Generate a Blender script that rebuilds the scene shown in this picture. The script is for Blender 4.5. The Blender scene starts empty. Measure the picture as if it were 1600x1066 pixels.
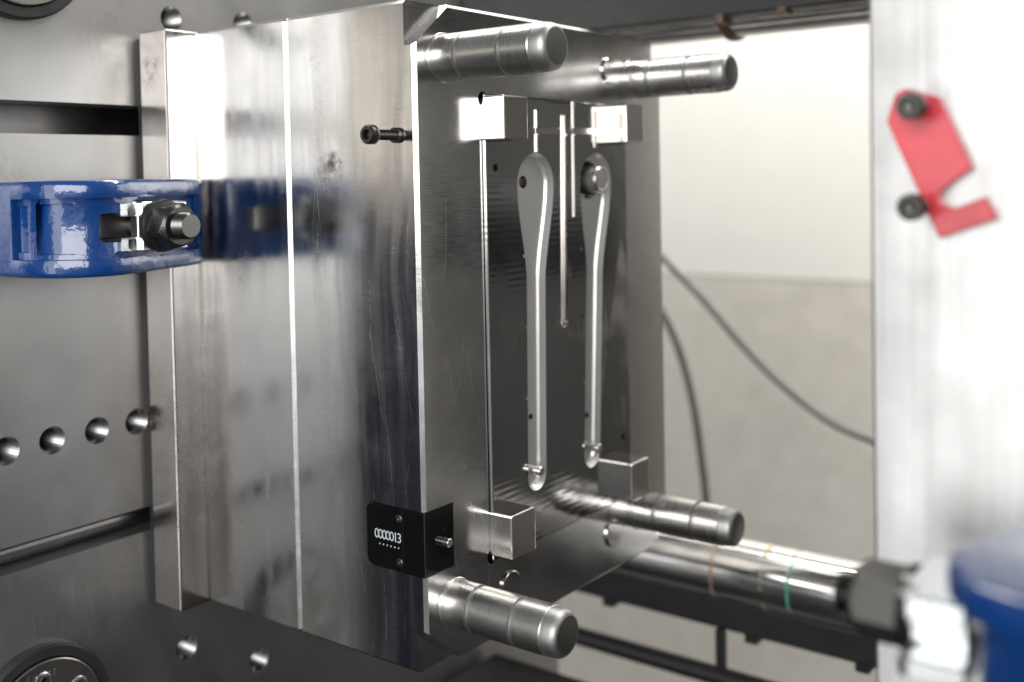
import bpy, bmesh, math, random
from mathutils import Vector, Matrix
from math import pi, sin, cos, radians

random.seed(7)
scene = bpy.context.scene
col = scene.collection

# ------------------------------------------------------------------ camera
CAM = Vector((0.65859, -0.47074, 0.09502))
yaw, pitch, roll = radians(127.024), radians(-1.5253), radians(-1.1421)
fw = Vector((cos(pitch)*cos(yaw), cos(pitch)*sin(yaw), sin(pitch)))
rt = Vector((sin(yaw), -cos(yaw), 0.0))
up = rt.cross(fw)
c_, s_ = cos(roll), sin(roll)
rt2 = rt*c_ + up*s_
up2 = up*c_ - rt*s_
cam_data = bpy.data.cameras.new("camera")
cam = bpy.data.objects.new("camera", cam_data)
col.objects.link(cam)
M = Matrix.Identity(4)
for i in range(3):
    M[i][0] = rt2[i]; M[i][1] = up2[i]; M[i][2] = -fw[i]; M[i][3] = CAM[i]
cam.matrix_world = M
cam_data.sensor_width = 36.0
cam_data.lens = 36.0*1689.58/1600.0
cam_data.shift_y = (321.06-533.0)/1600.0
cam_data.clip_start = 0.01
cam_data.clip_end = 100.0
cam_data.dof.use_dof = True
cam_data.dof.focus_distance = 0.655
cam_data.dof.aperture_fstop = 3.5
scene.camera = cam

# ------------------------------------------------------------------ world, lamps, exposure
world = bpy.data.worlds.new("World")
scene.world = world
world.use_nodes = True
bgn = world.node_tree.nodes["Background"]
bgn.inputs[0].default_value = (0.97, 0.98, 1.0, 1)
bgn.inputs[1].default_value = 0.13

def area(name, loc, target, sx, sy, power, color=(1, 1, 1)):
    d = bpy.data.lights.new(name, 'AREA')
    d.shape = 'RECTANGLE'; d.size = sx; d.size_y = sy; d.energy = power; d.color = color
    o = bpy.data.objects.new(name, d)
    o.location = loc
    o.rotation_euler = (Vector(target)-Vector(loc)).to_track_quat('-Z', 'Y').to_euler()
    col.objects.link(o)
    return o
# tall shop window behind the photographer (seen in every steel corner)
area("window_light", (2.10, -2.3, 0.74), (2.10, 0.0, 0.74), 3.5, 1.56, 106, (1.0, 0.99, 0.97))
# low fill lamp under it, added to lift the steel's lower reflections
area("low_fill_light", (1.5, -2.25, -0.52), (1.5, 0.0, -0.52), 4.2, 0.9, 5.2, (0.92, 0.96, 1.0))
# tall fill lamp left of the window, added to whiten the fixed mould half
area("tall_fill_light", (0.0, -2.22, 0.28), (0.0, 0.0, 0.28), 0.72, 2.45, 12.0, (1.0, 0.99, 0.97))
# a dim warm fill lamp added on the operator's left, mirrored in the mould's side
area("side_fill_light", (-1.55, -1.75, 0.33), (0.2, 0.0, 0.25), 0.9, 0.5, 1.1, (1.0, 0.90, 0.76))
# ceiling tubes above the back wall
area("ceiling_light", (0.2, 0.62, 1.40), (0.1, 1.0, 0.0), 2.4, 0.35, 46, (1.0, 0.98, 0.945))
scene.view_settings.view_transform = 'Standard'
scene.view_settings.look = 'None'
scene.view_settings.exposure = 0.2
scene.view_settings.gamma = 1.0
scene.cycles.max_bounces = 12
scene.cycles.glossy_bounces = 8
scene.cycles.diffuse_bounces = 4
scene.cycles.caustics_reflective = True
scene.cycles.blur_glossy = 0.5
scene.cycles.sample_clamp_indirect = 6.0

# ------------------------------------------------------------------ materials
class NT:
    def __init__(s, name):
        s.m = bpy.data.materials.new(name); s.m.use_nodes = True
        s.t = s.m.node_tree; s.b = s.t.nodes["Principled BSDF"]
        s.tc = s.t.nodes.new("ShaderNodeTexCoord")
    def n(s, typ, **kw):
        nd = s.t.nodes.new(typ)
        for k, v in kw.items():
            setattr(nd, k, v)
        return nd
    def l(s, a, b): s.t.links.new(a, b)
    def set(s, **kw):
        for k, v in kw.items():
            s.b.inputs[k.replace('_', ' ')].default_value = v
    def mapping(s, scale, rot=(0, 0, 0)):
        mp = s.n("ShaderNodeMapping"); mp.inputs['Scale'].default_value = scale
        mp.inputs['Rotation'].default_value = rot
        s.l(s.tc.outputs['Object'], mp.inputs[0]); return mp.outputs[0]
    def noise(s, vec, scale=1.0, detail=3.0, rough=0.55):
        nz = s.n("ShaderNodeTexNoise"); nz.inputs['Scale'].default_value = scale
        nz.inputs['Detail'].default_value = detail; nz.inputs['Roughness'].default_value = rough
        s.l(vec, nz.inputs['Vector']); return nz.outputs['Fac']
    def ramp(s, fac, stops):
        r = s.n("ShaderNodeValToRGB"); cr = r.color_ramp
        while len(cr.elements) < len(stops): cr.elements.new(0.5)
        for e, (p, c) in zip(cr.elements, stops):
            e.position = p; e.color = c if len(c) == 4 else (*c, 1)
        s.l(fac, r.inputs[0]); return r.outputs[0]
    def rng(s, fac, a, b, c, d):
        r = s.n("ShaderNodeMapRange"); 
        for i, v in zip((1, 2, 3, 4), (a, b, c, d)): r.inputs[i].default_value = v
        s.l(fac, r.inputs[0]); return r.outputs[0]
    def math(s, op, a, b):
        m = s.n("ShaderNodeMath", operation=op)
        for i, v in enumerate((a, b)):
            if isinstance(v, (int, float)): m.inputs[i].default_value = v
            else: s.l(v, m.inputs[i])
        return m.outputs[0]
    def mix(s, fac, a, b):
        m = s.n("ShaderNodeMix", data_type='RGBA')
        for sock, v in ((m.inputs[0], fac), (m.inputs[6], a), (m.inputs[7], b)):
            if isinstance(v, (int, float)): sock.default_value = v
            elif isinstance(v, tuple): sock.default_value = (*v, 1) if len(v) == 3 else v
            else: s.l(v, sock)
        return m.outputs[2]
    def bump(s, h, strength, dist):
        b = s.n("ShaderNodeBump"); b.inputs['Strength'].default_value = strength
        b.inputs['Distance'].default_value = dist; s.l(h, b.inputs['Height'])
        s.l(b.outputs[0], s.b.inputs['Normal']); return b

def steel(name, base, r0, r1, lines=None, bump=0.15, aniso=0.0, arot=0.0, stains=(), scratches=None, mottling=0.12, streak=0.0, bands=0.0):
    """machined steel: base tint, roughness range, direction of tool marks"""
    s = NT(name); s.set(Metallic=1.0)
    o = s.mapping((1, 1, 1))
    big = s.noise(o, 14, 4, 0.6)
    mid = s.noise(o, 26, 5, 0.65)
    dk = tuple(v*(1-mottling) for v in base); lt = tuple(min(1, v*(1+mottling)) for v in base)
    colr = s.ramp(big, [(0.3, dk), (0.7, lt)])
    rough = s.rng(mid, 0.3, 0.7, r0, r1)
    h = s.noise(o, 900, 2, 0.5)
    if bands:
        # grinding passes: long soft vertical bands of slightly different finish, smudged across
        wv0 = s.n("ShaderNodeTexNoise"); wv0.inputs['Scale'].default_value = 7; s.l(o, wv0.inputs['Vector'])
        wv1 = s.n("ShaderNodeVectorMath", operation='MULTIPLY_ADD'); s.l(wv0.outputs['Color'], wv1.inputs[0])
        wv1.inputs[1].default_value = (0.03, 0.03, 0.0); s.l(o, wv1.inputs[2])
        bm_ = s.n("ShaderNodeMapping"); bm_.inputs['Scale'].default_value = (75, 75, 1.6); s.l(wv1.outputs[0], bm_.inputs[0])
        bd = s.noise(bm_.outputs[0], 1.0, 4, 0.6)
        rough = s.math('ADD', rough, s.rng(bd, 0.38, 0.66, -0.03, bands))
        colr = s.mix(s.rng(bd, 0.4, 0.7, 0.0, 0.10), colr, tuple(v*0.62 for v in base))
        sm = s.noise(s.mapping((1, 1, 1.4)), 45, 5, 0.7)
        rough = s.math('ADD', rough, s.rng(sm, 0.52, 0.72, 0.0, bands*0.55))
    if streak:
        st = s.noise(s.mapping((110, 110, 1.5)), 1.0, 4, 0.7)
        colr = s.mix(s.rng(st, 0.42, 0.66, 0.0, streak), colr, tuple(v*0.55 for v in base))
    if lines:
        fine = s.noise(s.mapping(lines), 1.0, 4, 0.65)
        rough = s.math('ADD', rough, s.rng(fine, 0.35, 0.75, -0.03, 0.05))
        h = s.math('ADD', s.math('MULTIPLY', h, 0.25), fine)
    if scratches:
        sep = s.n("ShaderNodeSeparateXYZ"); s.l(s.tc.outputs['Object'], sep.inputs[0])
        U, Z = sep.outputs[scratches[0]], sep.outputs[2]
        tot = None
        brk = s.rng(s.noise(o, 160, 3, 0.7), 0.38, 0.58, 0.15, 1.0)
        for (u0, z0, ln, k, cv, w, a) in scratches[1]:
            dz = s.math('SUBTRACT', Z, z0)
            ctr = s.math('MULTIPLY', dz, s.math('ADD', s.math('MULTIPLY', dz, cv), k))
            d = s.math('ABSOLUTE', s.math('SUBTRACT', s.math('SUBTRACT', U, u0), ctr), 0)
            f = s.math('MULTIPLY', s.rng(d, w*0.3, w, a, 0.0), s.rng(s.math('ABSOLUTE', dz, 0), ln*0.25, ln*0.5, 1.0, 0.0))
            tot = f if tot is None else s.math('MAXIMUM', tot, f)
        f = s.math('MULTIPLY', tot, brk)
        colr = s.mix(s.math('MULTIPLY', f, 0.5), colr, (0.97, 0.97, 0.97))
        rough = s.math('ADD', rough, s.math('MULTIPLY', f, 0.4))
    # tiny pits and specks
    spk = s.noise(o, 420, 1, 0.3)
    colr = s.mix(s.rng(spk, 0.86, 0.90, 0.0, 0.5), colr, (0.9, 0.9, 0.88))
    pit = s.noise(s.mapping((1.0, 1.3, 0.9)), 330, 1, 0.3)
    colr = s.mix(s.rng(pit, 0.82, 0.86, 0.0, 0.5), colr, (0.08, 0.07, 0.06))
    for (cx, cy, cz, rad, tint, amt) in stains:
        d = s.n("ShaderNodeVectorMath", operation='DISTANCE'); s.l(s.tc.outputs['Object'], d.inputs[0]); d.inputs[1].default_value = (cx, cy, cz)
        m1 = s.rng(d.outputs['Value'], rad*0.35, rad, 1.0, 0.0)
        m2 = s.rng(s.noise(o, 150, 4, 0.75), 0.38, 0.68, 0.0, 1.0)
        f = s.math('MULTIPLY', s.math('MULTIPLY', m1, m2), amt)
        colr = s.mix(f, colr, tint)
        rough = s.math('ADD', rough, s.math('MULTIPLY', f, 0.35))
    s.l(colr, s.b.inputs['Base Color']); s.l(rough, s.b.inputs['Roughness'])
    if aniso:
        s.set(Anisotropic=aniso, Anisotropic_Rotation=arot)
        tg = s.n("ShaderNodeTangent", direction_type='RADIAL', axis='Z'); s.l(tg.outputs[0], s.b.inputs['Tangent'])
    s.bump(h, bump, 0.00012)
    return s.m

def paint(name, base, rough, coat=0.0, bump=0.3, bscale=90, var=0.1, metallic=0.0, bdist=0.0006, spec=0.5):
    s = NT(name); s.set(Metallic=metallic, Coat_Weight=coat, Coat_Roughness=0.04, Specular_IOR_Level=spec)
    o = s.mapping((1, 1, 1))
    nz = s.noise(o, 25, 4, 0.6)
    s.l(s.ramp(nz, [(0.3, tuple(v*(1-var) for v in base)), (0.7, tuple(min(1, v*(1+var)) for v in base))]), s.b.inputs['Base Color'])
    s.l(s.rng(s.noise(o, 60, 3), 0.3, 0.7, rough*0.85, rough*1.2), s.b.inputs['Roughness'])
    if bump:
        bn = s.bump(s.noise(o, bscale, 2, 0.5), bump, bdist)
        if coat: s.l(bn.outputs[0], s.b.inputs['Coat Normal'])
    return s.m

def scratch_set(seed, u0, u1, n, bias):
    r = random.Random(seed); out = []
    for _ in range(n):
        u = u0+(u1-u0)*(r.random()**bias)
        out.append((u, r.uniform(-0.17, 0.17), r.uniform(0.012, 0.10), r.uniform(-0.28, 0.16), r.uniform(-2.2, 2.2), r.uniform(0.0001, 0.00024), r.uniform(0.12, 0.6)))
    return out
RUST = (0.16, 0.09, 0.05)
BROWN = (0.24, 0.2, 0.16)
M_side = steel("ground_side_steel", (0.62, 0.617, 0.61), 0.13, 0.18, lines=(40, 40, 2600), bump=0.11, aniso=0.5, arot=0.25, mottling=0.06, bands=0.10,
               stains=((0.1615, 0.0, 0.100, 0.014, RUST, 0.55), (0.166, 0.0, 0.107, 0.008, RUST, 0.6), (0.105, 0, 0.175, 0.015, (0.3, 0.27, 0.25), 0.4)), scratches=(0, scratch_set(3, 0.13, 0.232, 26, 0.6)))
M_spacer = steel("ground_spacer_steel", (0.62, 0.615, 0.61), 0.14, 0.2, lines=(40, 40, 2600), bump=0.10, aniso=0.5, arot=0.25, mottling=0.05, bands=0.10)
M_flange = steel("clamping_plate_steel", (0.60, 0.57, 0.545), 0.13, 0.19, lines=(1500, 1500, 30), bump=0.05, mottling=0.07, bands=0.05,
                 stains=((0.012, -0.024, 0.172, 0.016, (0.2, 0.16, 0.13), 0.7), (0.015, -0.024, -0.07, 0.06, (0.33, 0.25, 0.19), 0.4), (0.015, -0.024, -0.12, 0.06, BROWN, 0.35)))
M_face = steel("milled_parting_steel", (0.60, 0.595, 0.585), 0.16, 0.23, lines=(60, 60, 1500), bump=0.12, aniso=0.3, arot=0.25, mottling=0.06, scratches=(1, scratch_set(9, 0.004, 0.062, 14, 1.0)),
               stains=((0.2343, 0.235, 0.178, 0.012, (0.35, 0.12, 0.05), 0.7),))
M_platen = steel("platen_steel", (0.47, 0.468, 0.465), 0.37, 0.46, lines=(1200, 1200, 30), bump=0.06, mottling=0.08,
                 stains=((-0.006, -0.06, -0.17, 0.03, BROWN, 0.4), (-0.006, -0.12, 0.10, 0.02, (0.25, 0.24, 0.23), 0.4), (-0.006, -0.05, 0.205, 0.03, (0.3, 0.28, 0.26), 0.5)))
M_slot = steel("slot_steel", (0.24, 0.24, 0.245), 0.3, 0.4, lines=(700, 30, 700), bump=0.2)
M_pin = steel("guide_pillar_steel", (0.60, 0.59, 0.575), 0.25, 0.33, lines=(1800, 40, 40), bump=0.12, mottling=0.06)
M_pintip = steel("pillar_nose_steel", (0.36, 0.36, 0.355), 0.4, 0.5, bump=0.2)
M_pinend = steel("pillar_end_steel", (0.13, 0.13, 0.125), 0.5, 0.6, bump=0.2)
M_block = steel("interlock_steel", (0.56, 0.54, 0.52), 0.12, 0.2, lines=(40, 40, 1500), bump=0.12)
M_blockend = steel("interlock_end_steel", (0.30, 0.28, 0.26), 0.3, 0.42, bump=0.6)
M_cavity = steel("eroded_cavity_steel", (0.62, 0.615, 0.61), 0.30, 0.38, bump=0.08, mottling=0.05)
M_cavity.node_tree.nodes["Principled BSDF"].inputs['Metallic'].default_value = 0.75
M_chrome = steel("chromed_bar", (0.74, 0.73, 0.72), 0.08, 0.16, lines=(25, 500, 500), bump=0.05,
                 stains=((0.228, 0.39, -0.25, 0.03, (0.35, 0.15, 0.06), 0.35),))
M_ring = steel("cap_steel", (0.42, 0.41, 0.39), 0.3, 0.4, bump=0.2)
M_stud = steel("oiled_stud_steel", (0.13, 0.128, 0.125), 0.25, 0.35, bump=0.1)
M_zinc = steel("zinc_plate", (0.78, 0.81, 0.82), 0.2, 0.32, bump=0.2)
M_cast = steel("fixed_half_steel", (0.62, 0.618, 0.615), 0.34, 0.44, lines=(900, 900, 5), bump=0.05, aniso=0.8, arot=0.25, mottling=0.03, streak=0.32)
M_thread = steel("thread_steel", (0.28, 0.28, 0.28), 0.25, 0.35, bump=0.1)

def insert_mat():
    s = NT("polished_insert_steel"); s.set(Metallic=1.0)
    o = s.mapping((1, 1, 1))
    s.l(s.ramp(s.noise(o, 20, 3), [(0.3, (0.41, 0.405, 0.395)), (0.7, (0.49, 0.48, 0.47))]), s.b.inputs['Base Color'])
    # stepped offset tool paths: square rings around each region
    sep = s.n("ShaderNodeSeparateXYZ"); s.l(s.tc.outputs['Object'], sep.inputs[0])
    ay = s.math('ABSOLUTE', s.math('SUBTRACT', s.math('PINGPONG', s.math('ADD', sep.outputs[1], -0.075), 0.037), 0.0185), 0)
    az = s.math('ABSOLUTE', s.math('ADD', sep.outputs[2], 0.02), 0)
    d = s.math('MAXIMUM', s.math('MULTIPLY', ay, 4.0), az)
    w = s.math('SINE', s.math('MULTIPLY', d, 1500.0), 0)
    amp = s.noise(o, 30, 2)
    h = s.math('MULTIPLY', w, s.rng(amp, 0.4, 0.7, 0.1, 1.0))
    s.l(s.rng(s.noise(o, 50, 3), 0.3, 0.7, 0.07, 0.13), s.b.inputs['Roughness'])
    s.bump(h, 0.4, 0.00004)
    return s.m
M_insert = insert_mat()

M_blue = paint("blue_enamel", (0.0025, 0.041, 0.185), 0.22, coat=1.0, bump=0.36, bscale=190, bdist=0.0010)
M_black = paint("black_oxide", (0.075, 0.073, 0.07), 0.3, bump=0.2, bscale=700, metallic=0.9, bdist=0.0002)
M_plastic = paint("black_gloss_plastic", (0.004, 0.004, 0.0045), 0.12, bump=0.03, bscale=500, bdist=0.0001)
M_rubber = paint("black_rubber", (0.022, 0.023, 0.024), 0.5, bump=0.1)
M_dark = paint("black_painted_metal", (0.012, 0.012, 0.013), 0.42, bump=0.2)
M_gap = paint("dark_gap_sheet", (0.012, 0.012, 0.014), 0.6, bump=0.1)
M_red = paint("red_paint", (0.76, 0.055, 0.08), 0.3, coat=0.4, bump=0.25, bscale=260, var=0.2)
M_digit = paint("white_digit", (0.42, 0.46, 0.48), 0.5, bump=0)
M_wall_up = paint("cream_wall_paint", (0.80, 0.775, 0.725), 0.6, bump=0.1, bscale=40, var=0.02)
M_wall_lo = paint("beige_wall_paint", (0.62, 0.59, 0.535), 0.55, bump=0.1, bscale=40, var=0.07)
M_floor = paint("dark_floor", (0.05, 0.048, 0.045), 0.5, bump=0.2, bscale=20)
M_clip = paint("rusty_clip", (0.10, 0.06, 0.04), 0.5)
M_panel = paint("brown_grey_paint", (0.050, 0.049, 0.047), 0.5, bump=0.1)
M_navy = paint("navy_paint", (0.014, 0.019, 0.045), 0.4, bump=0.1)
M_cable = paint("grey_cable_sheath", (0.11, 0.115, 0.11), 0.45, bump=0.05)

# ------------------------------------------------------------------ mesh helpers
def finish(bm, name, mat, parent=None, smooth=None):
    me = bpy.data.meshes.new(name)
    bmesh.ops.recalc_face_normals(bm, faces=bm.faces)
    bm.to_mesh(me); bm.free()
    return link(me, name, mat, parent, smooth)
def link(me, name, mat, parent=None, smooth=None):
    if smooth is not None:
        me.shade_smooth()
        me.set_sharp_from_angle(angle=radians(smooth))
    if mat is not None and not me.materials: me.materials.append(mat)
    o = bpy.data.objects.new(name, me); col.objects.link(o)
    if parent is not None: o.parent = parent
    return o
def thing(name, label, cat, loc=(0, 0, 0), group=None):
    o = bpy.data.objects.new(name, None); col.objects.link(o); o.location = loc
    o.empty_display_size = 0.02
    tag(o, label, cat, group); return o
def tag(o, label, cat, group=None):
    o['label'] = label; o['category'] = cat
    if group: o['group'] = group
def structure(o): o['kind'] = 'structure'; return o

def bm_box(x0, x1, y0, y1, z0, z1, bevel=0.0, seg=2, bm=None):
    own = bm is None
    if own: bm = bmesh.new()
    vs = [bm.verts.new((x, y, z)) for x in (x0, x1) for y in (y0, y1) for z in (z0, z1)]
    fs = []
    for q in ((0, 1, 3, 2), (4, 6, 7, 5), (0, 4, 5, 1), (2, 3, 7, 6), (0, 2, 6, 4), (1, 5, 7, 3)):
        fs.append(bm.faces.new([vs[i] for i in q]))
    if bevel:
        es = list({e for f in fs for e in f.edges})
        bmesh.ops.bevel(bm, geom=es, offset=bevel, segments=seg, profile=0.5, affect='EDGES')
    return bm
def bm_prism(pts, axis, a, b, bevel=0.0, seg=2, bm=None):
    """pts 2-D polygon in the plane normal to axis; X:(y,z) Y:(x,z) Z:(x,y)"""
    if bm is None: bm = bmesh.new()
    def P(p, t):
        return {'X': (t, p[0], p[1]), 'Y': (p[0], t, p[1]), 'Z': (p[0], p[1], t)}[axis]
    A = [bm.verts.new(P(p, a)) for p in pts]; B = [bm.verts.new(P(p, b)) for p in pts]
    n = len(pts)
    fs = [bm.faces.new(A), bm.faces.new(B[::-1])]
    for i in range(n):
        fs.append(bm.faces.new((A[i], B[i], B[(i+1) % n], A[(i+1) % n])))
    bmesh.ops.recalc_face_normals(bm, faces=fs)
    if bevel:
        es = list(set(fs[0].edges) | set(fs[1].edges))
        bmesh.ops.bevel(bm, geom=es, offset=bevel, segments=seg, profile=0.5, affect='EDGES')
    return bm
def bm_lathe(prof, axis='X', c=(0, 0), n=48, bm=None, cap=True):
    """prof: (t, r) along the axis; c: centre in the two other coordinates"""
    if bm is None: bm = bmesh.new()
    rings = []
    for t, r in prof:
        ring = []
        for k in range(n):
            a = 2*pi*k/n; u, v = c[0]+r*cos(a), c[1]+r*sin(a)
            ring.append(bm.verts.new({'X': (t, u, v), 'Y': (u, t, v), 'Z': (u, v, t)}[axis]))
        rings.append(ring)
    for A, B in zip(rings, rings[1:]):
        for k in range(n):
            bm.faces.new((A[k], A[(k+1) % n], B[(k+1) % n], B[k]))
    if cap:
        bm.faces.new(rings[0]); bm.faces.new(rings[-1][::-1])
    return bm
def tube_path(pts, r, n=12, bm=None):
    if bm is None: bm = bmesh.new()
    pts = [Vector(p) for p in pts]; rings = []
    for i, p in enumerate(pts):
        d = (pts[min(i+1, len(pts)-1)]-pts[max(i-1, 0)]).normalized()
        a = d.cross(Vector((0, 1, 0.01))).normalized(); b = d.cross(a)
        rings.append([bm.verts.new(p+a*r*cos(2*pi*k/n)+b*r*sin(2*pi*k/n)) for k in range(n)])
    for A, B in zip(rings, rings[1:]):
        for k in range(n): bm.faces.new((A[k], A[(k+1) % n], B[(k+1) % n], B[k]))
    bm.faces.new(rings[0]); bm.faces.new(rings[-1][::-1]); return bm
def smooth_path(pts, sub=8):
    pts = [Vector(p) for p in pts]; out = []
    P = [pts[0]*2-pts[1]] + pts + [pts[-1]*2-pts[-2]]
    for i in range(1, len(P)-2):
        for k in range(sub):
            t = k/sub
            a, b, c, d = P[i-1], P[i], P[i+1], P[i+2]
            out.append(0.5*((2*b)+(c-a)*t+(2*a-5*b+4*c-d)*t*t+(3*b-a-3*c+d)*t**3))
    out.append(pts[-1]); return out
def cut(obj, cutters):
    """boolean every cutter bmesh out of obj and keep the evaluated mesh"""
    tmp = []
    for bm in cutters:
        me = bpy.data.meshes.new("cutter"); bmesh.ops.recalc_face_normals(bm, faces=bm.faces); bm.to_mesh(me); bm.free()
        c = bpy.data.objects.new("cutter", me); col.objects.link(c); tmp.append(c)
        md = obj.modifiers.new("b", 'BOOLEAN'); md.operation = 'DIFFERENCE'; md.solver = 'EXACT'; md.object = c
    dg = bpy.context.evaluated_depsgraph_get(); dg.update()
    me = bpy.data.meshes.new_from_object(obj.evaluated_get(dg))
    obj.modifiers.clear(); old = obj.data; obj.data = me; bpy.data.meshes.remove(old)
    for c in tmp:
        m = c.data; bpy.data.objects.remove(c); bpy.data.meshes.remove(m)
    return obj
def rounded(x0, x1, z0, z1, radii, n=6):
    """rounded rectangle, radii (x0z0, x1z0, x1z1, x0z1)"""
    pts = []
    for (cx, cz, sx, sz, r, a0) in ((x0, z0, 1, 1, radii[0], pi), (x1, z0, -1, 1, radii[1], 1.5*pi), (x1, z1, -1, -1, radii[2], 0), (x0, z1, 1, -1, radii[3], 0.5*pi)):
        if r <= 0: pts.append((cx, cz)); continue
        for k in range(n+1):
            a = a0+0.5*pi*k/n; pts.append((cx+sx*r+r*cos(a), cz+sz*r+r*sin(a)))
    return pts
def hexagon(r, c=(0, 0), a0=0.0): return [(c[0]+r*cos(a0+k*pi/3), c[1]+r*sin(a0+k*pi/3)) for k in range(6)]
def thread_prof(t0, t1, r, pitch=0.0016, depth=0.0007):
    out = []; t = t0; k = 0; sg = 1 if t1 > t0 else -1
    while (t1-t)*sg > 0:
        out.append((t, r if k % 2 == 0 else r-depth)); t += sg*pitch/2; k += 1
    out.append((t1, r)); return out

XM = 0.2343          # parting face of the mould half
XI = XM + 0.0026     # face of the raised insert
H = 0.2
YR = 0.291
XP = -0.006          # face of the moving platen

# ------------------------------------------------------------------ wall and floor
structure(finish(bm_box(-6, 6, 1.30, 1.45, -0.09, 3.0), "back_wall", M_wall_up))
structure(finish(bm_box(-6, 6, 1.296, 1.45, -1.0, -0.093), "wall_dado", M_wall_lo))
structure(finish(bm_box(-6, 6, -5, 1.45, -1.1, -1.0), "floor", M_floor))

# ------------------------------------------------------------------ moving platen
platen = thing("moving_platen", "brushed steel machine platen with horizontal slots and threaded holes behind the mould", "platen", (XP, 0.15, 0))
def rel(o, par):
    o.parent = par; o.matrix_parent_inverse = Matrix.Translation(-par.location); return o
pl = finish(bm_box(-0.14, XP, -0.178, 0.48, -0.46, 0.46, 0.003), "plate_body", M_platen)
cutters = []
for z0, z1 in ((0.1287, 0.1498), (-0.1495, -0.1325)):
    zc = (z0+z1)/2
    w = (z1-z0)/2
    cutters.append(bm_prism([(XP+0.01, zc-w), (XP+0.01, zc+w), (-0.036, zc+w), (-0.036, zc+0.019), (-0.055, zc+0.019), (-0.055, zc-0.019), (-0.036, zc-0.019), (-0.036, zc-w)], 'Y', -0.3, 0.55))
HOLES = [(-0.1237, -0.0715), (-0.0928, -0.0712), (-0.0606, -0.0712), (-0.030, -0.0710), (0.0057, -0.2443), (0.0716, -0.2779),
         (0.0077, 0.2133), (0.0724, 0.2161), (0.40, 0.2133), (0.40, -0.0712)]
HR = 0.0090
for y, z in HOLES:
    cutters.append(bm_lathe([(XP+0.01, HR+0.0002), (XP-0.001, HR+0.0002), (XP-0.0012, HR), (XP-0.045, HR), (XP-0.05, 0.001)], 'X', (y, z), 40))
cut(pl, cutters); rel(pl, platen)
for y, z in HOLES:
    rel(finish(bm_lathe(thread_prof(XP-0.0015, XP-0.040, HR-0.0001, 0.0024, 0.0013), 'X', (y, z), 32, cap=False), "threaded_hole", M_thread), platen)
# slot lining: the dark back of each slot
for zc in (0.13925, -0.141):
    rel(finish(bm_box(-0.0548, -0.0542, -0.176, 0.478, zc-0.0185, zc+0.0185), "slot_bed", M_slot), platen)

rel(finish(bm_lathe([(-0.176, 0.0078), (0.478, 0.0078)], 'Y', (-0.026, -0.1415), 32), "slot_rod", M_slot, None, 30), platen)

# round tie-bar caps on the platen, low and high on the operator side
def bar_cap(zc, label):
    t = thing("round_cover", label, "cover", (XP, -0.108, zc), "round covers on the platen")
    sgn = 1 if zc < 0 else -1
    rel(finish(bm_lathe([(XP-0.002, 0.047), (XP+0.006, 0.047), (XP+0.008, 0.0455), (XP+0.008, 0.0395), (XP+0.002, 0.0385)], 'X', (-0.108, zc), 72), "seal_ring", M_rubber, None, 30), t)
    rel(finish(bm_lathe([(XP+0.0022, 0.0385), (XP+0.0095, 0.0385), (XP+0.0102, 0.0378)], 'X', (-0.108, zc), 72), "cover_disc", M_ring, None, 30), t)
    for k in range(6):
        a = radians(34.5)*sgn + k*pi/3
        y, z = -0.108+0.0272*cos(a), zc+0.0272*sin(a)
        b = bm_lathe([(XP+0.0102, 0.0052), (XP+0.0106, 0.0052), (XP+0.0110, 0.0044), (XP+0.0111, 0.002)], 'X', (y, z), 24)
        sc = finish(b, "cap_screw", M_zinc, None, 30); rel(sc, t)
        so = finish(bm_prism(hexagon(0.0022, (y, z)), 'X', XP+0.0108, XP+0.0113), "hex_socket", M_black)
        so.parent = sc
    # stamped strokes, worn beyond reading
    xs = [-0.012, -0.008, -0.0045, -0.001, 0.002, 0.0055]
    for k, dx in enumerate(xs):
        hgt = 0.004 if k % 3 else 0.0065
        o = finish(bm_box(XP+0.0101, XP+0.0105, -0.108+dx, -0.108+dx+0.0011, zc+sgn*0.0295-hgt/2, zc+sgn*0.0295+hgt/2), "stamped_stroke", M_zinc); rel(o, t)
    return t
bar_cap(-0.2475, "round grey cover with screws in a black ring, bottom left corner below the slot")
bar_cap(0.2475, "round cover in a black ring cut by the top left corner")

# ------------------------------------------------------------------ moving mould half
mould = thing("mould_half", "large polished steel injection mould half with four guide pillars clamped to the platen", "mould", (0.1, 0.145, -H))
def mp(bm, name, mat, smooth=None): return rel(finish(bm, name, mat, None, smooth), mould)
mp(bm_box(XP, 0.0, -0.0215, YR+0.02, -H+0.004, H-0.004), "gap_sheet", M_gap)  # dark sheet filling the narrow gap between platen and clamping plate
mp(bm_box(0.0, 0.0299, -0.0238, YR+0.0238, -H, H, 0.0012, 2), "clamping_plate", M_flange)
mp(bm_box(0.0299, 0.1238, 0.0, YR, -H, H, 0.0022, 1), "spacer_plate", M_spacer)
core = finish(bm_box(0.1238, XM, 0.0, YR, -H, H, 0.0022, 1), "core_plate", M_side)
cutters = []
for sy, sz in ((0, 1), (0, -1), (1, 1), (1, -1)):
    y0 = 0 if sy == 0 else YR; d = 1 if sy == 0 else -1
    cutters.append(bm_prism([(y0-d*0.01, sz*(H-0.0265-0.0085)), (y0-d*0.01, sz*(H+0.01)), (y0+d*(0.0325+0.0125), sz*(H+0.01))], 'X', XM-0.008, XM+0.01))
IY0, IY1, IZ0, IZ1 = 0.0618, 0.2325, -0.1488, 0.1468
cutters.append(bm_box(XM-0.0215, XM+0.01, IY0-0.0007, IY1+0.0007, IZ0-0.0007, IZ1+0.0007))
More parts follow.
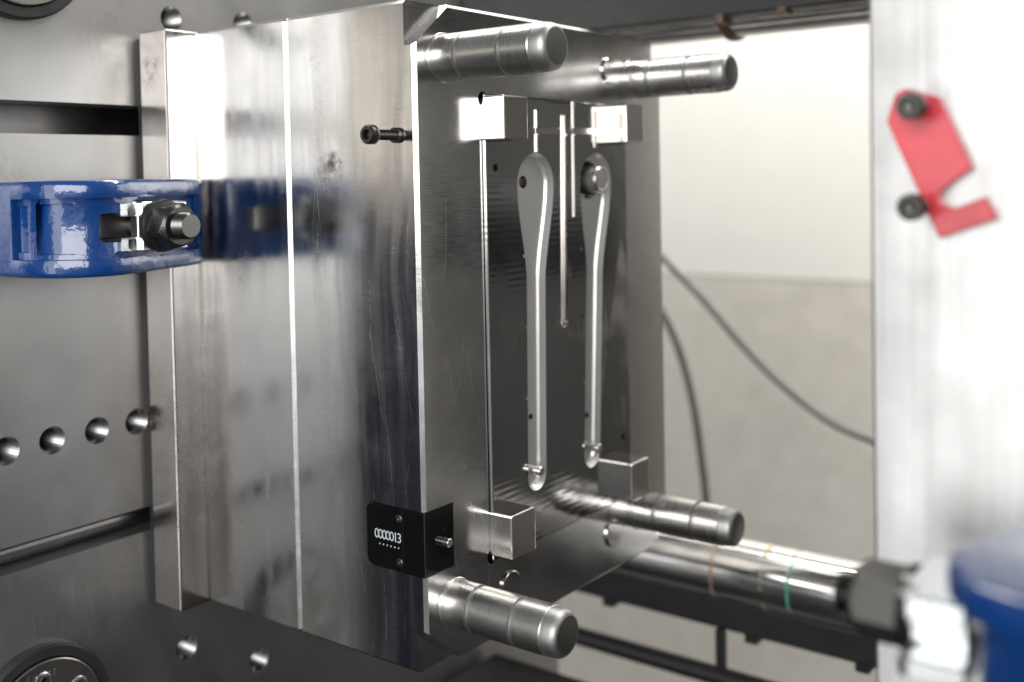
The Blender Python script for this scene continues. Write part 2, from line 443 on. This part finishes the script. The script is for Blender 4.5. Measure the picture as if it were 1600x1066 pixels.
for y in (IY0+0.0015, IY1-0.0015):
    for z in (IZ0+0.0025, IZ1-0.0025):
        cutters.append(bm_lathe([(XM+0.01, 0.0046), (XM-0.02, 0.0046)], 'X', (y, z), 32))
CT = (0.1872, -0.1408, -0.1024)
cutters.append(bm_prism(rounded(CT[0]-0.0004, XM+0.01, CT[1]-0.0004, CT[2]+0.0004, (0.006, 0, 0, 0.006)), 'Y', -0.01, 0.0264))
cut(core, cutters)
core.data.materials.clear(); core.data.materials.append(M_side); core.data.materials.append(M_face)
for p in core.data.polygons:
    p.material_index = 1 if p.normal.x > 0.9 else 0
rel(core, mould)

# raised insert with the two lever cavities
ins = finish(bm_box(XM-0.02, XI, IY0, IY1, IZ0, IZ1, 0.0009, 2), "cavity_insert", M_insert)
def lever_outline(yc, tilt):
    pts = []; zc, R, w, zb = 0.0900, 0.0206, 0.0104, -0.1045
    z1 = 0.022
    right = []
    for k in range(9):           # bottom end
        a = -pi/2+pi/2*k/8; right.append((w*cos(a), zb+w*sin(a)))
    for k in range(1, 13):       # flare to the head
        t = k/12; s = t*t*(3-2*t)
        right.append((w+(R-w)*s, z1+(zc-z1)*t))
    for k in range(1, 13):
        a = pi/2*k/12; right.append((R*cos(a), zc+R*sin(a)))
    left = [(-y, z) for y, z in right[::-1][1:-1]]
    return [(yc+tilt*(z-zc)+y, z) for y, z in right+left]
def offset_poly(pts, d):
    n = len(pts); out = []
    for i in range(n):
        a = Vector(pts[i-1]); b = Vector(pts[(i+1) % n]); t = (b-a).normalized()
        out.append((pts[i][0]-t.y*d, pts[i][1]+t.x*d))
    return out
def bm_loft(rings):
    bm = bmesh.new(); R = []
    for x, pts in rings: R.append([bm.verts.new((x, y, z)) for y, z in pts])
    n = len(R[0])
    for A, B in zip(R, R[1:]):
        for k in range(n): bm.faces.new((A[k], A[(k+1) % n], B[(k+1) % n], B[k]))
    bm.faces.new(R[0]); bm.faces.new(R[-1][::-1]); return bm
CAV = ((0.1150, 0.022), (0.1893, 0.056))
def bm_cavity(o):
    """channel with a steep near wall, a sloping floor and a wide slanted far wall"""
    n = len(o); cy = sum(p[0] for p in o)/n
    def ring(fl, fr, dl, dr):
        out = []
        for i in range(n):
            a = Vector(o[i-1]); b2 = Vector(o[(i+1) % n]); t = (b2-a).normalized()
            ny = t.y; sgn = (ny+1)/2          # 1 on the far side, 0 on the near side
            d = fl+(fr-fl)*sgn
            out.append((XI-(dl+(dr-dl)*sgn), o[i][0]-t.y*d, o[i][1]+t.x*d))
        return out
    bm = bmesh.new()
    R = [[bm.verts.new((XI+0.003, y, z)) for y, z in o], [bm.verts.new((XI-0.0001, y, z)) for y, z in o]]
    for a in ((0.0003, 0.0040, 0.0034, 0.0026), (0.0008, 0.0048, 0.0054, 0.0043), (0.0020, 0.0056, 0.0057, 0.0046)):
        R.append([bm.verts.new(p) for p in ring(*a)])
    for A, B in zip(R, R[1:]):
        for k in range(n): bm.faces.new((A[k], A[(k+1) % n], B[(k+1) % n], B[k]))
    bm.faces.new(R[0])
    L = R[-1]; h = n//2                       # index 0 is the foot, h the head; i mirrors n-i
    bm.faces.new((L[0], L[1], L[n-1])); bm.faces.new((L[h], L[h+1], L[h-1])) if n % 2 == 0 else None
    for i in range(1, h-1 if n % 2 == 0 else h): bm.faces.new((L[i], L[i+1], L[n-i-1], L[n-i]))
    bmesh.ops.triangulate(bm, faces=bm.faces)
    return bm
cutters = []
for yc, tl in CAV:
    cutters.append(bm_cavity(lever_outline(yc, tl)))
def groove_z(y0, z0, y1, z1, r):
    bm = bmesh.new(); prof = [(-r, 0.003), (r, 0.003), (r, 0), (r*0.98, -r*0.75), (r*0.85, -r*0.9), (-r*0.85, -r*0.9), (-r*0.98, -r*0.75), (-r, 0)]
    d = Vector((y1-y0, z1-z0)).normalized(); nrm = Vector((-d.y, d.x))
    A = [bm.verts.new((XI+h, y0+nrm.x*u, z0+nrm.y*u)) for u, h in prof]
    B = [bm.verts.new((XI+h, y1+nrm.x*u, z1+nrm.y*u)) for u, h in prof]
    for k in range(8): bm.faces.new((A[k], A[(k+1) % 8], B[(k+1) % 8], B[k]))
    bm.faces.new(A); bm.faces.new(B[::-1]); return bm
cutters += [groove_z(0.1500, 0.137, 0.1462, -0.0070, 0.0042), groove_z(0.1618, 0.16, 0.1606, 0.066, 0.0024),
            bm_lathe([(XI+0.003, 0.0031), (XI-0.0034, 0.0042), (XI-0.0038, 0.0034)], 'X', (0.1461, -0.0070), 24),
            groove_z(0.112, 0.1252, 0.2035, 0.1268, 0.0022),
            groove_z(0.1170, 0.1395, 0.1166, 0.1112, 0.0024), groove_z(0.1900, 0.1405, 0.1893, 0.1148, 0.0024)]
for (y, z, r) in ((0.0717, 0.1009, 0.0026), (0.2208, -0.1017, 0.0024)):
    cutters.append(bm_lathe([(XI+0.005, r), (XI-0.01, r)], 'X', (y, z), 20))
for yc in (0.1004, 0.1690):
    for z in (0.0427, -0.0044, -0.0515):
        cutters.append(bm_lathe([(XI+0.005, 0.0012), (XI-0.006, 0.0012)], 'X', (yc, z), 12))
cutters.append(bm_lathe([(XI-0.0035, 0.0138), (XI-0.0140, 0.0138)], 'X', (0.1870, 0.0915), 48))
cutters.append(bm_lathe([(XI-0.002, 0.0042), (XI-0.019, 0.0042)], 'X', (0.1080, 0.0912), 28))
cut(ins, cutters)
ins.data.materials.clear(); ins.data.materials.append(M_insert); ins.data.materials.append(M_cavity); ins.data.materials.append(M_block)
for p in ins.data.polygons:
    x = p.center.x; y, z = p.center.y, p.center.z
    if x < XI-0.0002 and IY0+0.003 < y < IY1-0.003 and IZ0+0.003 < z < IZ1-0.003:
        incav = any(abs(y-(yc+tl*(z-0.0885))) < 0.0235 and z < 0.1115 and (abs(y-(yc+tl*(z-0.0885))) < 0.0115 or z > 0.0) for yc, tl in CAV)
        if incav and not (0.1440 < y < 0.1635) and x > XI-0.0068: p.material_index = 1
        else: p.material_index = 2
rel(ins, mould)
# core pin in the far cavity, pull pins at the foot of both
mp(bm_lathe([(XI-0.0150, 0.0098), (XI+0.0050, 0.0098), (XI+0.0062, 0.0088), (XI+0.0063, 0.0078), (XI+0.0058, 0.0070), (XI+0.0058, 0.001)], 'X', (0.1885, 0.0915), 48), "core_pin", M_pin, 30)
for y, z in ((0.1062, -0.1003), (0.1785, -0.1003)):
    mp(bm_lathe([(XI-0.012, 0.0032), (XI+0.0062, 0.0032), (XI+0.0070, 0.0025)], 'X', (y, z), 24), "sprue_pin", M_pin, 30)
for y, z, r in ((0.1107, -0.066, 0.0018), (0.1793, -0.078, 0.0018)):
    mp(bm_lathe([(XI-0.012, r), (XI-0.0042, r)], 'X', (y, z), 16), "ejector_pin", M_black, 30)

# four corner interlocks
BL = 0.0252
for y0, z0 in ((IY0, 0.1178), (0.2074, 0.1178), (IY0, -0.1455), (0.2074, -0.1455)):
    b = finish(bm_box(XM-0.005, XM+0.0180, y0+(-0.0005 if y0 < 0.1 else 0.0004), y0+BL+(0.0 if y0 < 0.1 else 0.0004), z0, z0+0.0282, 0.0012, 2), "interlock_block", M_block, None)
    b.data.materials.append(M_blockend)
    for p in b.data.polygons:
        if p.normal.x > 0.95: p.material_index = 1
    rel(b, mould)
# the lower two are keyed from the insert with a socket screw
for y, z in ((0.0815, 0.1715), (0.2137, 0.1721), (0.0815, -0.1707), (0.2077, -0.1713)):
    mp(bm_lathe([(XM-0.004, 0.0098), (XM+0.0014, 0.0098), (XM+0.0020, 0.0091)], 'X', (y, z), 40), "stop_disc", M_block, 30)

# guide pillars
PR = 0.0143
for y, z in ((0.0267, 0.1671), (0.2480, 0.1671), (0.0267, -0.1640), (0.2480, -0.1640)):
    b = bmesh.new()
    g = 0.0013
    prof = [(XM-0.01, PR+0.0010), (XM+0.0004, PR+0.0010), (XM+0.0008, PR+0.0006), (XM+0.0010, PR-0.0008), (XM+0.0026, PR-0.0006), (XM+0.0030, PR),
            (XM+0.0178, PR), (XM+0.0184, PR-g), (XM+0.0207, PR-g), (XM+0.0213, PR),
            (XM+0.0495, PR), (XM+0.0501, PR-g), (XM+0.0524, PR-g), (XM+0.0530, PR), (XM+0.0718, PR), (XM+0.0722, PR-0.0003)]
    bm_lathe(prof, 'X', (y, z), 96, b)
    pil = finish(b, "guide_pillar", M_pin, None, 28); rel(pil, mould)
    pil.data.materials.append(M_pintip)
    for p in pil.data.polygons:
        if XM+0.0178 < p.center.x < XM+0.0213 or XM+0.0495 < p.center.x < XM+0.0530: p.material_index = 1
    nose = finish(bm_lathe([(XM+0.0722, PR-0.0004), (XM+0.0784, PR-0.0006), (XM+0.0801, PR-0.0011), (XM+0.0814, PR-0.0020), (XM+0.0822, PR-0.0030), (XM+0.0825, PR-0.0038)], 'X', (y, z), 64), "pillar_nose", M_pintip, None, 50)
    nose.data.materials.append(M_pinend)
    for p in nose.data.polygons:
        if p.normal.x > 0.97: p.material_index = 1
    nose.parent = pil; nose.matrix_parent_inverse = Matrix.Identity(4)

# black socket screw half out of the side
def cap_screw(x, y0, z, ln, r, rs, name="cap_screw"):
    """socket screw along -Y from y0; head at the near end"""
    b = bmesh.new()
    prof = thread_prof(y0+0.004, y0-ln, rs, 0.0010, 0.0004)
    bm_lathe(prof, 'Y', (x, z), 24, b)
    hl = r*1.15; yh = y0-ln
    bm_lathe([(yh, r*0.93), (yh-0.0006, r), (yh-hl+0.0012, r), (yh-hl, r*0.84), (yh-hl, r*0.55), (yh-hl+0.0005, r*0.5)], 'Y', (x, z), 32, b, cap=False)
    bm_lathe([(yh-hl+0.0005, r*0.5), (yh-hl+0.004, r*0.5), (yh-hl+0.0045, r*0.1)], 'Y', (x, z), 6, b, cap=False)
    bm_lathe([(yh+0.0001, rs), (yh, r*0.93)], 'Y', (x, z), 32, b, cap=False)
    return b
sc = thing("cap_screw", "black socket head screw standing half out of the mould's polished side", "screw", (0.2195, 0, 0.1208))
rel(finish(cap_screw(0.2195, 0.0, 0.1208, 0.0195, 0.0056, 0.0031), "screw_body", M_black, None, 40), sc)
rel(finish(bm_lathe([(-0.0005, 0.0046), (-0.0026, 0.0046), (-0.0030, 0.0042)], 'Y', (0.2195, 0.1208), 24), "washer", M_black, None, 30), sc)

# ------------------------------------------------------------------ cycle counter
ctr = thing("cycle_counter", "small black cycle counter with white digits let into the mould corner", "counter", (0.21, 0, -0.1408))
cb = rel(finish(bm_prism(rounded(CT[0], XM+0.0006, CT[1], CT[2], (0.0056, 0.0004, 0.0004, 0.0056)), 'Y', -0.0006, 0.0260, 0.0004, 2), "housing", M_plastic), ctr)
rel(finish(bm_box(0.2172, 0.2174, -0.00075, 0, CT[1]+0.0003, CT[2]-0.0003), "cover_seam", M_dark), ctr)
rel(finish(bm_prism(rounded(0.1925, 0.2165, -0.1290, -0.1140, (0.001,)*4), 'Y', -0.0009, -0.0004), "display_window", M_plastic), ctr)
for z in (-0.1086, -0.1350):
    s0 = finish(bm_lathe([(-0.0004, 0.0026), (-0.0012, 0.0026), (-0.0016, 0.0019)], 'Y', (0.2148, z), 20), "screw", M_black, None, 30); rel(s0, ctr)
    s1 = finish(bm_lathe([(-0.0015, 0.0009), (-0.0018, 0.0007)], 'Y', (0.2148, z), 8), "screw_tip", M_zinc); s1.parent = s0
def text_mesh(s, size, name, mat, loc, rot, ext=0.00006):
    cu = bpy.data.curves.new(name, 'FONT'); cu.body = s; cu.size = size; cu.extrude = ext; cu.align_x = 'LEFT'; cu.resolution_u = 2
    o = bpy.data.objects.new("t", cu); col.objects.link(o)
    dg = bpy.context.evaluated_depsgraph_get(); dg.update()
    me = bpy.data.meshes.new_from_object(o.evaluated_get(dg)); bpy.data.objects.remove(o); bpy.data.curves.remove(cu)
    me.transform(Matrix.Translation(loc) @ Matrix.Rotation(rot[0], 4, 'X'))
    me.name = name; return link(me, name, mat)
for k, ch in enumerate("0000013"):
    d = text_mesh(ch, 0.0086, "digit", M_digit, (0.1940+k*0.0031, -0.0010, -0.1232), (pi/2,)); rel(d, ctr)
for k in range(6):
    rel(finish(bm_lathe([(-0.0009, 0.0005), (-0.00105, 0.0005)], 'Y', (0.1985+k*0.0031, -0.1264), 10), "index_mark", M_digit), ctr)
rel(finish(bm_lathe([(XM, 0.0026), (XM+0.0052, 0.0026), (XM+0.0056, 0.0022)], 'X', (0.0165, -0.1233), 28), "trigger_pin", M_pin, None, 30), ctr)

# ------------------------------------------------------------------ forged clamps
def clamp(xpl, sgn, zc, label, stack, web, hh=0.0290):
    """arch clamp; xpl platen face, sgn direction the nut faces, stack = (shoe start, shoe thickness, washer x, nut length, stud end) from the platen"""
    t = thing("mould_clamp", label, "clamp", (xpl, -0.07, zc-hh), "blue mould clamps")
    X = lambda h: xpl+sgn*h
    prof = [(-0.0095, 0.0365), (-0.0095, 0.0500), (-0.0130, 0.0555), (-0.0300, 0.0640), (-0.0520, 0.0715), (-0.0720, 0.0790), (-0.0890, 0.0845),
            (-0.1020, 0.0840), (-0.1140, 0.0790), (-0.1240, 0.0700), (-0.1310, 0.0560), (-0.1345, 0.0350), (-0.1350, 0.0),
            (-0.1130, 0.0), (-0.1120, 0.0280), (-0.1040, 0.0430), (-0.0800, 0.0480), (-0.0500, 0.0440), (-0.0300, 0.0370)]
    dense = [(p.x, p.y) for p in smooth_path([(y, h, 0) for y, h in prof[1:13]], 5)]
    full = [prof[0]] + dense + prof[13:]
    body = finish(bm_prism([(X(h), y) for y, h in full], 'Z', zc-hh, zc+hh, 0.0035, 3), "clamp_body", M_blue)
    def inward(d, i0, i1):
        out = []
        for i in range(i0, i1):
            a = Vector(dense[max(i-1, 0)]); b2 = Vector(dense[min(i+1, len(dense)-1)]); tg = (b2-a).normalized()
            out.append((dense[i][0]+tg.y*d*-1, dense[i][1]+tg.x*d))
        return out
    def idx(test): return [i for i, p in enumerate(dense) if test(*p)]
    def pocket(test, z0, z1, dep):
        ii = idx(test); i0, i1 = ii[0], ii[-1]+1
        return bm_prism([(X(h), y) for y, h in inward(dep, i0, i1)+inward(-0.02, i0, i1)[::-1]], 'Z', z0, z1)
    cut(body, [pocket(lambda y, h: y < -0.0135 and h > 0.030, zc-hh+0.0108, zc+hh-0.0108, web)])
    cut(body, [pocket(lambda y, h: h > 0.051 and -0.1335 < y < -0.1175, zc-0.0150, zc+0.0150, web+0.0026),
               pocket(lambda y, h: 0.0315 < h < 0.0465 and y < -0.12, zc-0.0140, zc+0.0140, web+0.0020),
               bm_prism(rounded(-0.1040, -0.0240, zc-0.0088, zc+0.0088, (0.003,)*4, 3), 'X', X(0.015), X(0.12))])
    bm = bmesh.new(); bm.from_mesh(body.data)
    es = [e for e in bm.edges if len(e.link_faces) == 2 and e.calc_face_angle(0) > radians(40)]
    bmesh.ops.bevel(bm, geom=es, offset=0.0013, segments=2, profile=0.5, affect='EDGES', clamp_overlap=True)
    bm.to_mesh(body.data); bm.free()
    body.data.shade_smooth(); body.data.set_sharp_from_angle(angle=radians(35))
    rel(body, t)
    h0, sh, hw, nl, he = stack
    yb = -0.066
    # zinc shoe with two prongs
    b = bmesh.new()
    for dz in (-1, 1):
        z0, z1 = sorted((zc+dz*0.0065, zc+dz*0.0150))
        bm_prism([(X(h0), -0.0930), (X(h0+sh*0.8), -0.0935), (X(h0+sh), -0.090), (X(h0+sh*0.75), -0.084), (X(h0+sh*0.75), -0.0825), (X(h0+sh), -0.0795), (X(h0+sh), -0.048), (X(h0), -0.048)], 'Z', z0, z1, 0.0008, 1, b)
    bm_box(*sorted((X(h0+0.001), X(h0+sh*0.9))), -0.0825, -0.0480, zc-0.0066, zc+0.0066, 0.0006, 1, b)
    shoe = finish(b, "zinc_shoe", M_zinc); rel(shoe, t)
    rel(finish(bm_box(*sorted((X(0.056), X(0.060))), -0.1035, -0.03, zc-0.0080, zc+0.0080, 0.001, 1), "slot_bar", M_ring), t)
    rv = finish(bm_lathe([(X(h0+sh*0.9), 0.0022), (X(h0+sh*0.9+0.0010), 0.0018)], 'X', (-0.0800, zc), 16), "rivet", M_zinc, None, 40); rv.parent = shoe
    rel(finish(bm_lathe([(X(hw), 0.0158), (X(hw+0.0008), 0.0166), (X(hw+0.0035), 0.0160), (X(hw+0.0048), 0.0138)], 'X', (yb, zc), 48), "washer", M_black, None, 40), t)
    nb = bm_prism(hexagon(0.0148, (yb, zc), radians(12)), 'X', X(hw+0.0045), X(hw+nl), 0.0)
    fs = [f for f in nb.faces if len(f.verts) == 6]
    nut = finish(nb, "nut", M_black)
    ch = bm_lathe([(X(hw-0.01), 0.03), (X(hw+nl-0.0035), 0.0155), (X(hw+nl+0.003), 0.0095), (X(hw+nl+0.004), 0.03)], 'X', (yb, zc), 48)
    # chamfer the corners with a cone
    ring = bmesh.new()
    n = 48; R = []
    for (h, r) in ((hw+nl-0.0040, 0.0152), (hw+nl+0.0030, 0.0085), (hw+nl+0.0030, 0.022), (hw+nl-0.0040, 0.022)):
        R.append([ring.verts.new((X(h), yb+r*cos(2*pi*k/n), zc+r*sin(2*pi*k/n))) for k in range(n)])
    for i in range(4):
        for k in range(n): ring.faces.new((R[i][k], R[i][(k+1) % n], R[(i+1) % 4][(k+1) % n], R[(i+1) % 4][k]))
    ch.free(); cut(nut, [ring]); rel(nut, t)
    pf = [(X(0.015), 0.0082)] + [(X(h-xpl) if False else h, r) for h, r in thread_prof(X(hw+nl-0.003), X(he-0.0015), 0.0082, 0.0018, 0.0009)] + [(X(he), 0.0068)]
    rel(finish(bm_lathe(pf, 'X', (yb, zc), 36), "stud", M_stud, None, 35), t)
    return t
clamp(XP, 1, 0.0690, "glossy blue forged clamp at left with black nut, gripping the mould's edge", (0.0770, 0.0100, 0.0865, 0.0200, 0.1160), 0.0042)
XF = 0.642
clamp(XF, -1, -0.0680, "blurred blue clamp with thick zinc shoe below the red strap, lower right", (0.0815, 0.0230, 0.1040, 0.0230, 0.1340), 0.0095, 0.0350)

# ------------------------------------------------------------------ fixed mould half and platen
fix = thing("fixed_mould_half", "pale bright steel fixed mould half filling the right edge of the picture", "mould", (0.57, 0.145, -H))
rel(finish(bm_box(0.4993, 0.6055, 0.0, YR, -H-0.06, H+0.06, 0.0015, 2), "cavity_plate", M_cast), fix)
rel(finish(bm_box(0.6057, XF, -0.0238, YR+0.0238, -H-0.06, H+0.06, 0.0015, 2), "clamping_plate", M_cast), fix)
fp = thing("fixed_platen", "unseen steel fixed platen behind the pale mould half at right", "platen", (0.7, 0.15, 0))  # outside the view; added for its dark reflection in the steel
rel(finish(bm_box(XF, XF+0.14, -0.24, 0.44, -0.46, 0.46, 0.004, 2), "plate_body", M_platen), fp)

# red transport strap
latch = thing("safety_strap", "red painted steel safety strap with a hooked end bolted on the pale mould half", "strap", (0.53, 0, 0.07))
import json
RED = [(1398, 147), (1412, 139), (1468, 152), (1519, 262), (1471, 297), (1467, 311), (1474, 320), (1490, 327), (1539, 308), (1558, 342), (1467, 373), (1385, 190)]
def unproj_y(px, py, y):
    d = fw + rt2*((px-800)/1689.58) - up2*((py-321.06)/1689.58)
    k = (y-CAM.y)/d.y; q = CAM+d*k; return (q.x, q.z)
red2 = [(0.5096, 0.1268), (0.5133, 0.1286), (0.5278, 0.1243)]
rp = [unproj_y(x, y, -0.005) for x, y in RED]
rel(finish(bm_prism(rp, 'Y', -0.0052, -0.0002, 0.0008, 2), "strap_plate", M_red), latch)
for px, py in ((1440, 168), (1441, 322)):
    x, z = unproj_y(px, py, -0.005)
    rel(finish(cap_screw(x, 0.0, z, 0.0165, 0.0056, 0.0030), "cap_screw", M_black, None, 40), latch)

# ------------------------------------------------------------------ tie bars, rails, hoses behind
def tie_bar(zc, label):
    t = thing("tie_bar", label, "tie bar", (0.3, 0.40, zc), "chromed tie bars")
    rel(finish(bm_lathe([(XP-0.02, 0.0280), (XF+0.02, 0.0280)], 'X', (0.40, zc), 96), "bar", M_chrome, None, 30), t)
    return t
tb = tie_bar(-0.2555, "thick chromed tie bar below the mould with coloured paint rings")
for x, m in ((0.2289, (0.35, 0.14, 0.05)), (0.2750, (0.45, 0.33, 0.04)), (0.2990, (0.05, 0.33, 0.20))):
    mm = steel("grease_ring_paint", (0.70, 0.69, 0.68), 0.08, 0.16, bump=0.05)
    nt = mm.node_tree; pb = nt.nodes["Principled BSDF"]
    tcn = nt.nodes.new("ShaderNodeTexCoord"); nz = nt.nodes.new("ShaderNodeTexNoise"); nz.inputs['Scale'].default_value = 75; nz.inputs['Detail'].default_value = 4
    nt.links.new(tcn.outputs['Object'], nz.inputs['Vector'])
    mr = nt.nodes.new("ShaderNodeMapRange"); mr.inputs[1].default_value = 0.42; mr.inputs[2].default_value = 0.62; nt.links.new(nz.outputs['Fac'], mr.inputs[0])
    mx = nt.nodes.new("ShaderNodeMix"); mx.data_type = 'RGBA'; nt.links.new(mr.outputs[0], mx.inputs[0])
    mx.inputs[6].default_value = (0.70, 0.69, 0.68, 1); mx.inputs[7].default_value = (*m, 1); nt.links.new(mx.outputs[2], pb.inputs['Base Color'])
    inv = nt.nodes.new("ShaderNodeMath"); inv.operation = 'MULTIPLY_ADD'; inv.inputs[1].default_value = -0.9; inv.inputs[2].default_value = 1.0
    nt.links.new(mr.outputs[0], inv.inputs[0]); nt.links.new(inv.outputs[0], pb.inputs['Metallic'])
    rel(finish(bm_lathe([(x, 0.02815), (x+0.0028, 0.02815)], 'X', (0.40, -0.2555), 64, cap=False), "paint_ring", mm, None, 30), tb)
tb2 = tie_bar(0.2400, "dark chromed tie bar crossing the top edge above the wall")
rel(finish(bm_lathe([(0.2440, 0.0284), (0.2440, 0.0312), (0.2500, 0.0312), (0.2500, 0.0284)], 'X', (0.40, 0.2400), 48, cap=False), "hose_clip", M_clip, None, 30), tb2)

gr = thing("guide_rail", "black machine guide rail under the chromed tie bar", "rail", (0.3, 0.42, -0.312))
rel(finish(bm_box(XP, XF, 0.40, 0.44, -0.313, -0.286, 0.002), "rail_beam", M_dark), gr)
for x in (0.098, 0.246, 0.345):
    rel(finish(bm_box(x, x+0.012, 0.405, 0.42, -0.322, -0.3125, 0.001), "rail_bracket", M_dark), gr)
pp = thing("hydraulic_pipe", "black pipe running along below the guide rail", "pipe", (0.3, 0.42, -0.36))
rel(finish(bm_lathe([(XP, 0.0085), (XF, 0.0085)], 'X', (0.40, -0.3560), 24), "pipe_run", M_dark, None, 30), pp)
rel(finish(bm_box(0.222, 0.230, 0.396, 0.404, -0.350, -0.3125, 0.001), "pipe_hanger", M_dark), pp)

h1 = smooth_path([(-0.10, 0.7, 0.08), (-0.04, 0.7, 0.035), (0.0101, 0.7, -0.0123), (0.0614, 0.7, -0.0585), (0.1103, 0.7, -0.1086), (0.1573, 0.7, -0.1492), (0.2098, 0.7, -0.1836), (0.2606, 0.7, -0.2008), (0.34, 0.7, -0.215), (0.45, 0.7, -0.19)])
tag(finish(tube_path(h1, 0.0040), "hose", M_cable, None, 60), "long thin grey hose sagging across the wall to the right", "hose", "grey hoses hanging behind the mould")
h2 = smooth_path([(-0.07, 0.7, 0.0), (-0.02, 0.7, -0.045), (0.0113, 0.7, -0.0887), (0.030, 0.7, -0.1306), (0.0447, 0.7, -0.1839), (0.0539, 0.7, -0.2451), (0.0599, 0.7, -0.2987), (0.063, 0.7, -0.39)])
tag(finish(tube_path(h2, 0.0045), "hose", M_cable, None, 60), "short grey hose dropping steeply beside the mould's far edge", "hose", "grey hoses hanging behind the mould")

# overhead rail hiding the upper half of the top tie bar
orl = thing("overhead_rail", "black overhead machine rail along the top edge above the tie bar", "rail", (0.3, 0.35, 0.26))
rel(finish(bm_box(XP, XF, 0.335, 0.365, 0.2215, 0.30, 0.002), "rail_beam", M_dark), orl)
for x, dz in ((0.262, 0.006), (0.315, 0.003)):
    rel(finish(bm_box(x, x+0.007, 0.333, 0.350, 0.2215-dz, 0.2235, 0.001), "rail_clip", M_clip), orl)

# rear guard and navy gate: added out of view for their reflections in polished steel
panel = thing("added_dark_panel", "added dark grey reflection guard with a black window mirrored in the polished mould face", "panel", (1.2, 1.1, -1.0))
rel(finish(bm_box(0.76, 2.6, 1.10, 1.14, -1.0, 1.1, 0.004), "panel_body", M_panel), panel)
rel(finish(bm_box(0.80, 2.5, 1.085, 1.099, -0.075, 0.088, 0.002), "panel_band", M_plastic), panel)
slab = thing("added_navy_post", "added unseen navy blue gate post mirrored in the mould's polished side", "post", (-0.2, -0.45, -1.0))
rel(finish(bm_box(-0.245, -0.14, -0.47, -0.44, -1.0, 0.075, 0.004), "post_body", M_navy), slab)

# machine bed below, out of view, raised to darken the platen's reflections
structure(finish(bm_box(0.0, 0.62, -0.30, 0.36, -0.45, -0.375, 0.004), "machine_bed", M_dark))
bpy.context.view_layer.update()
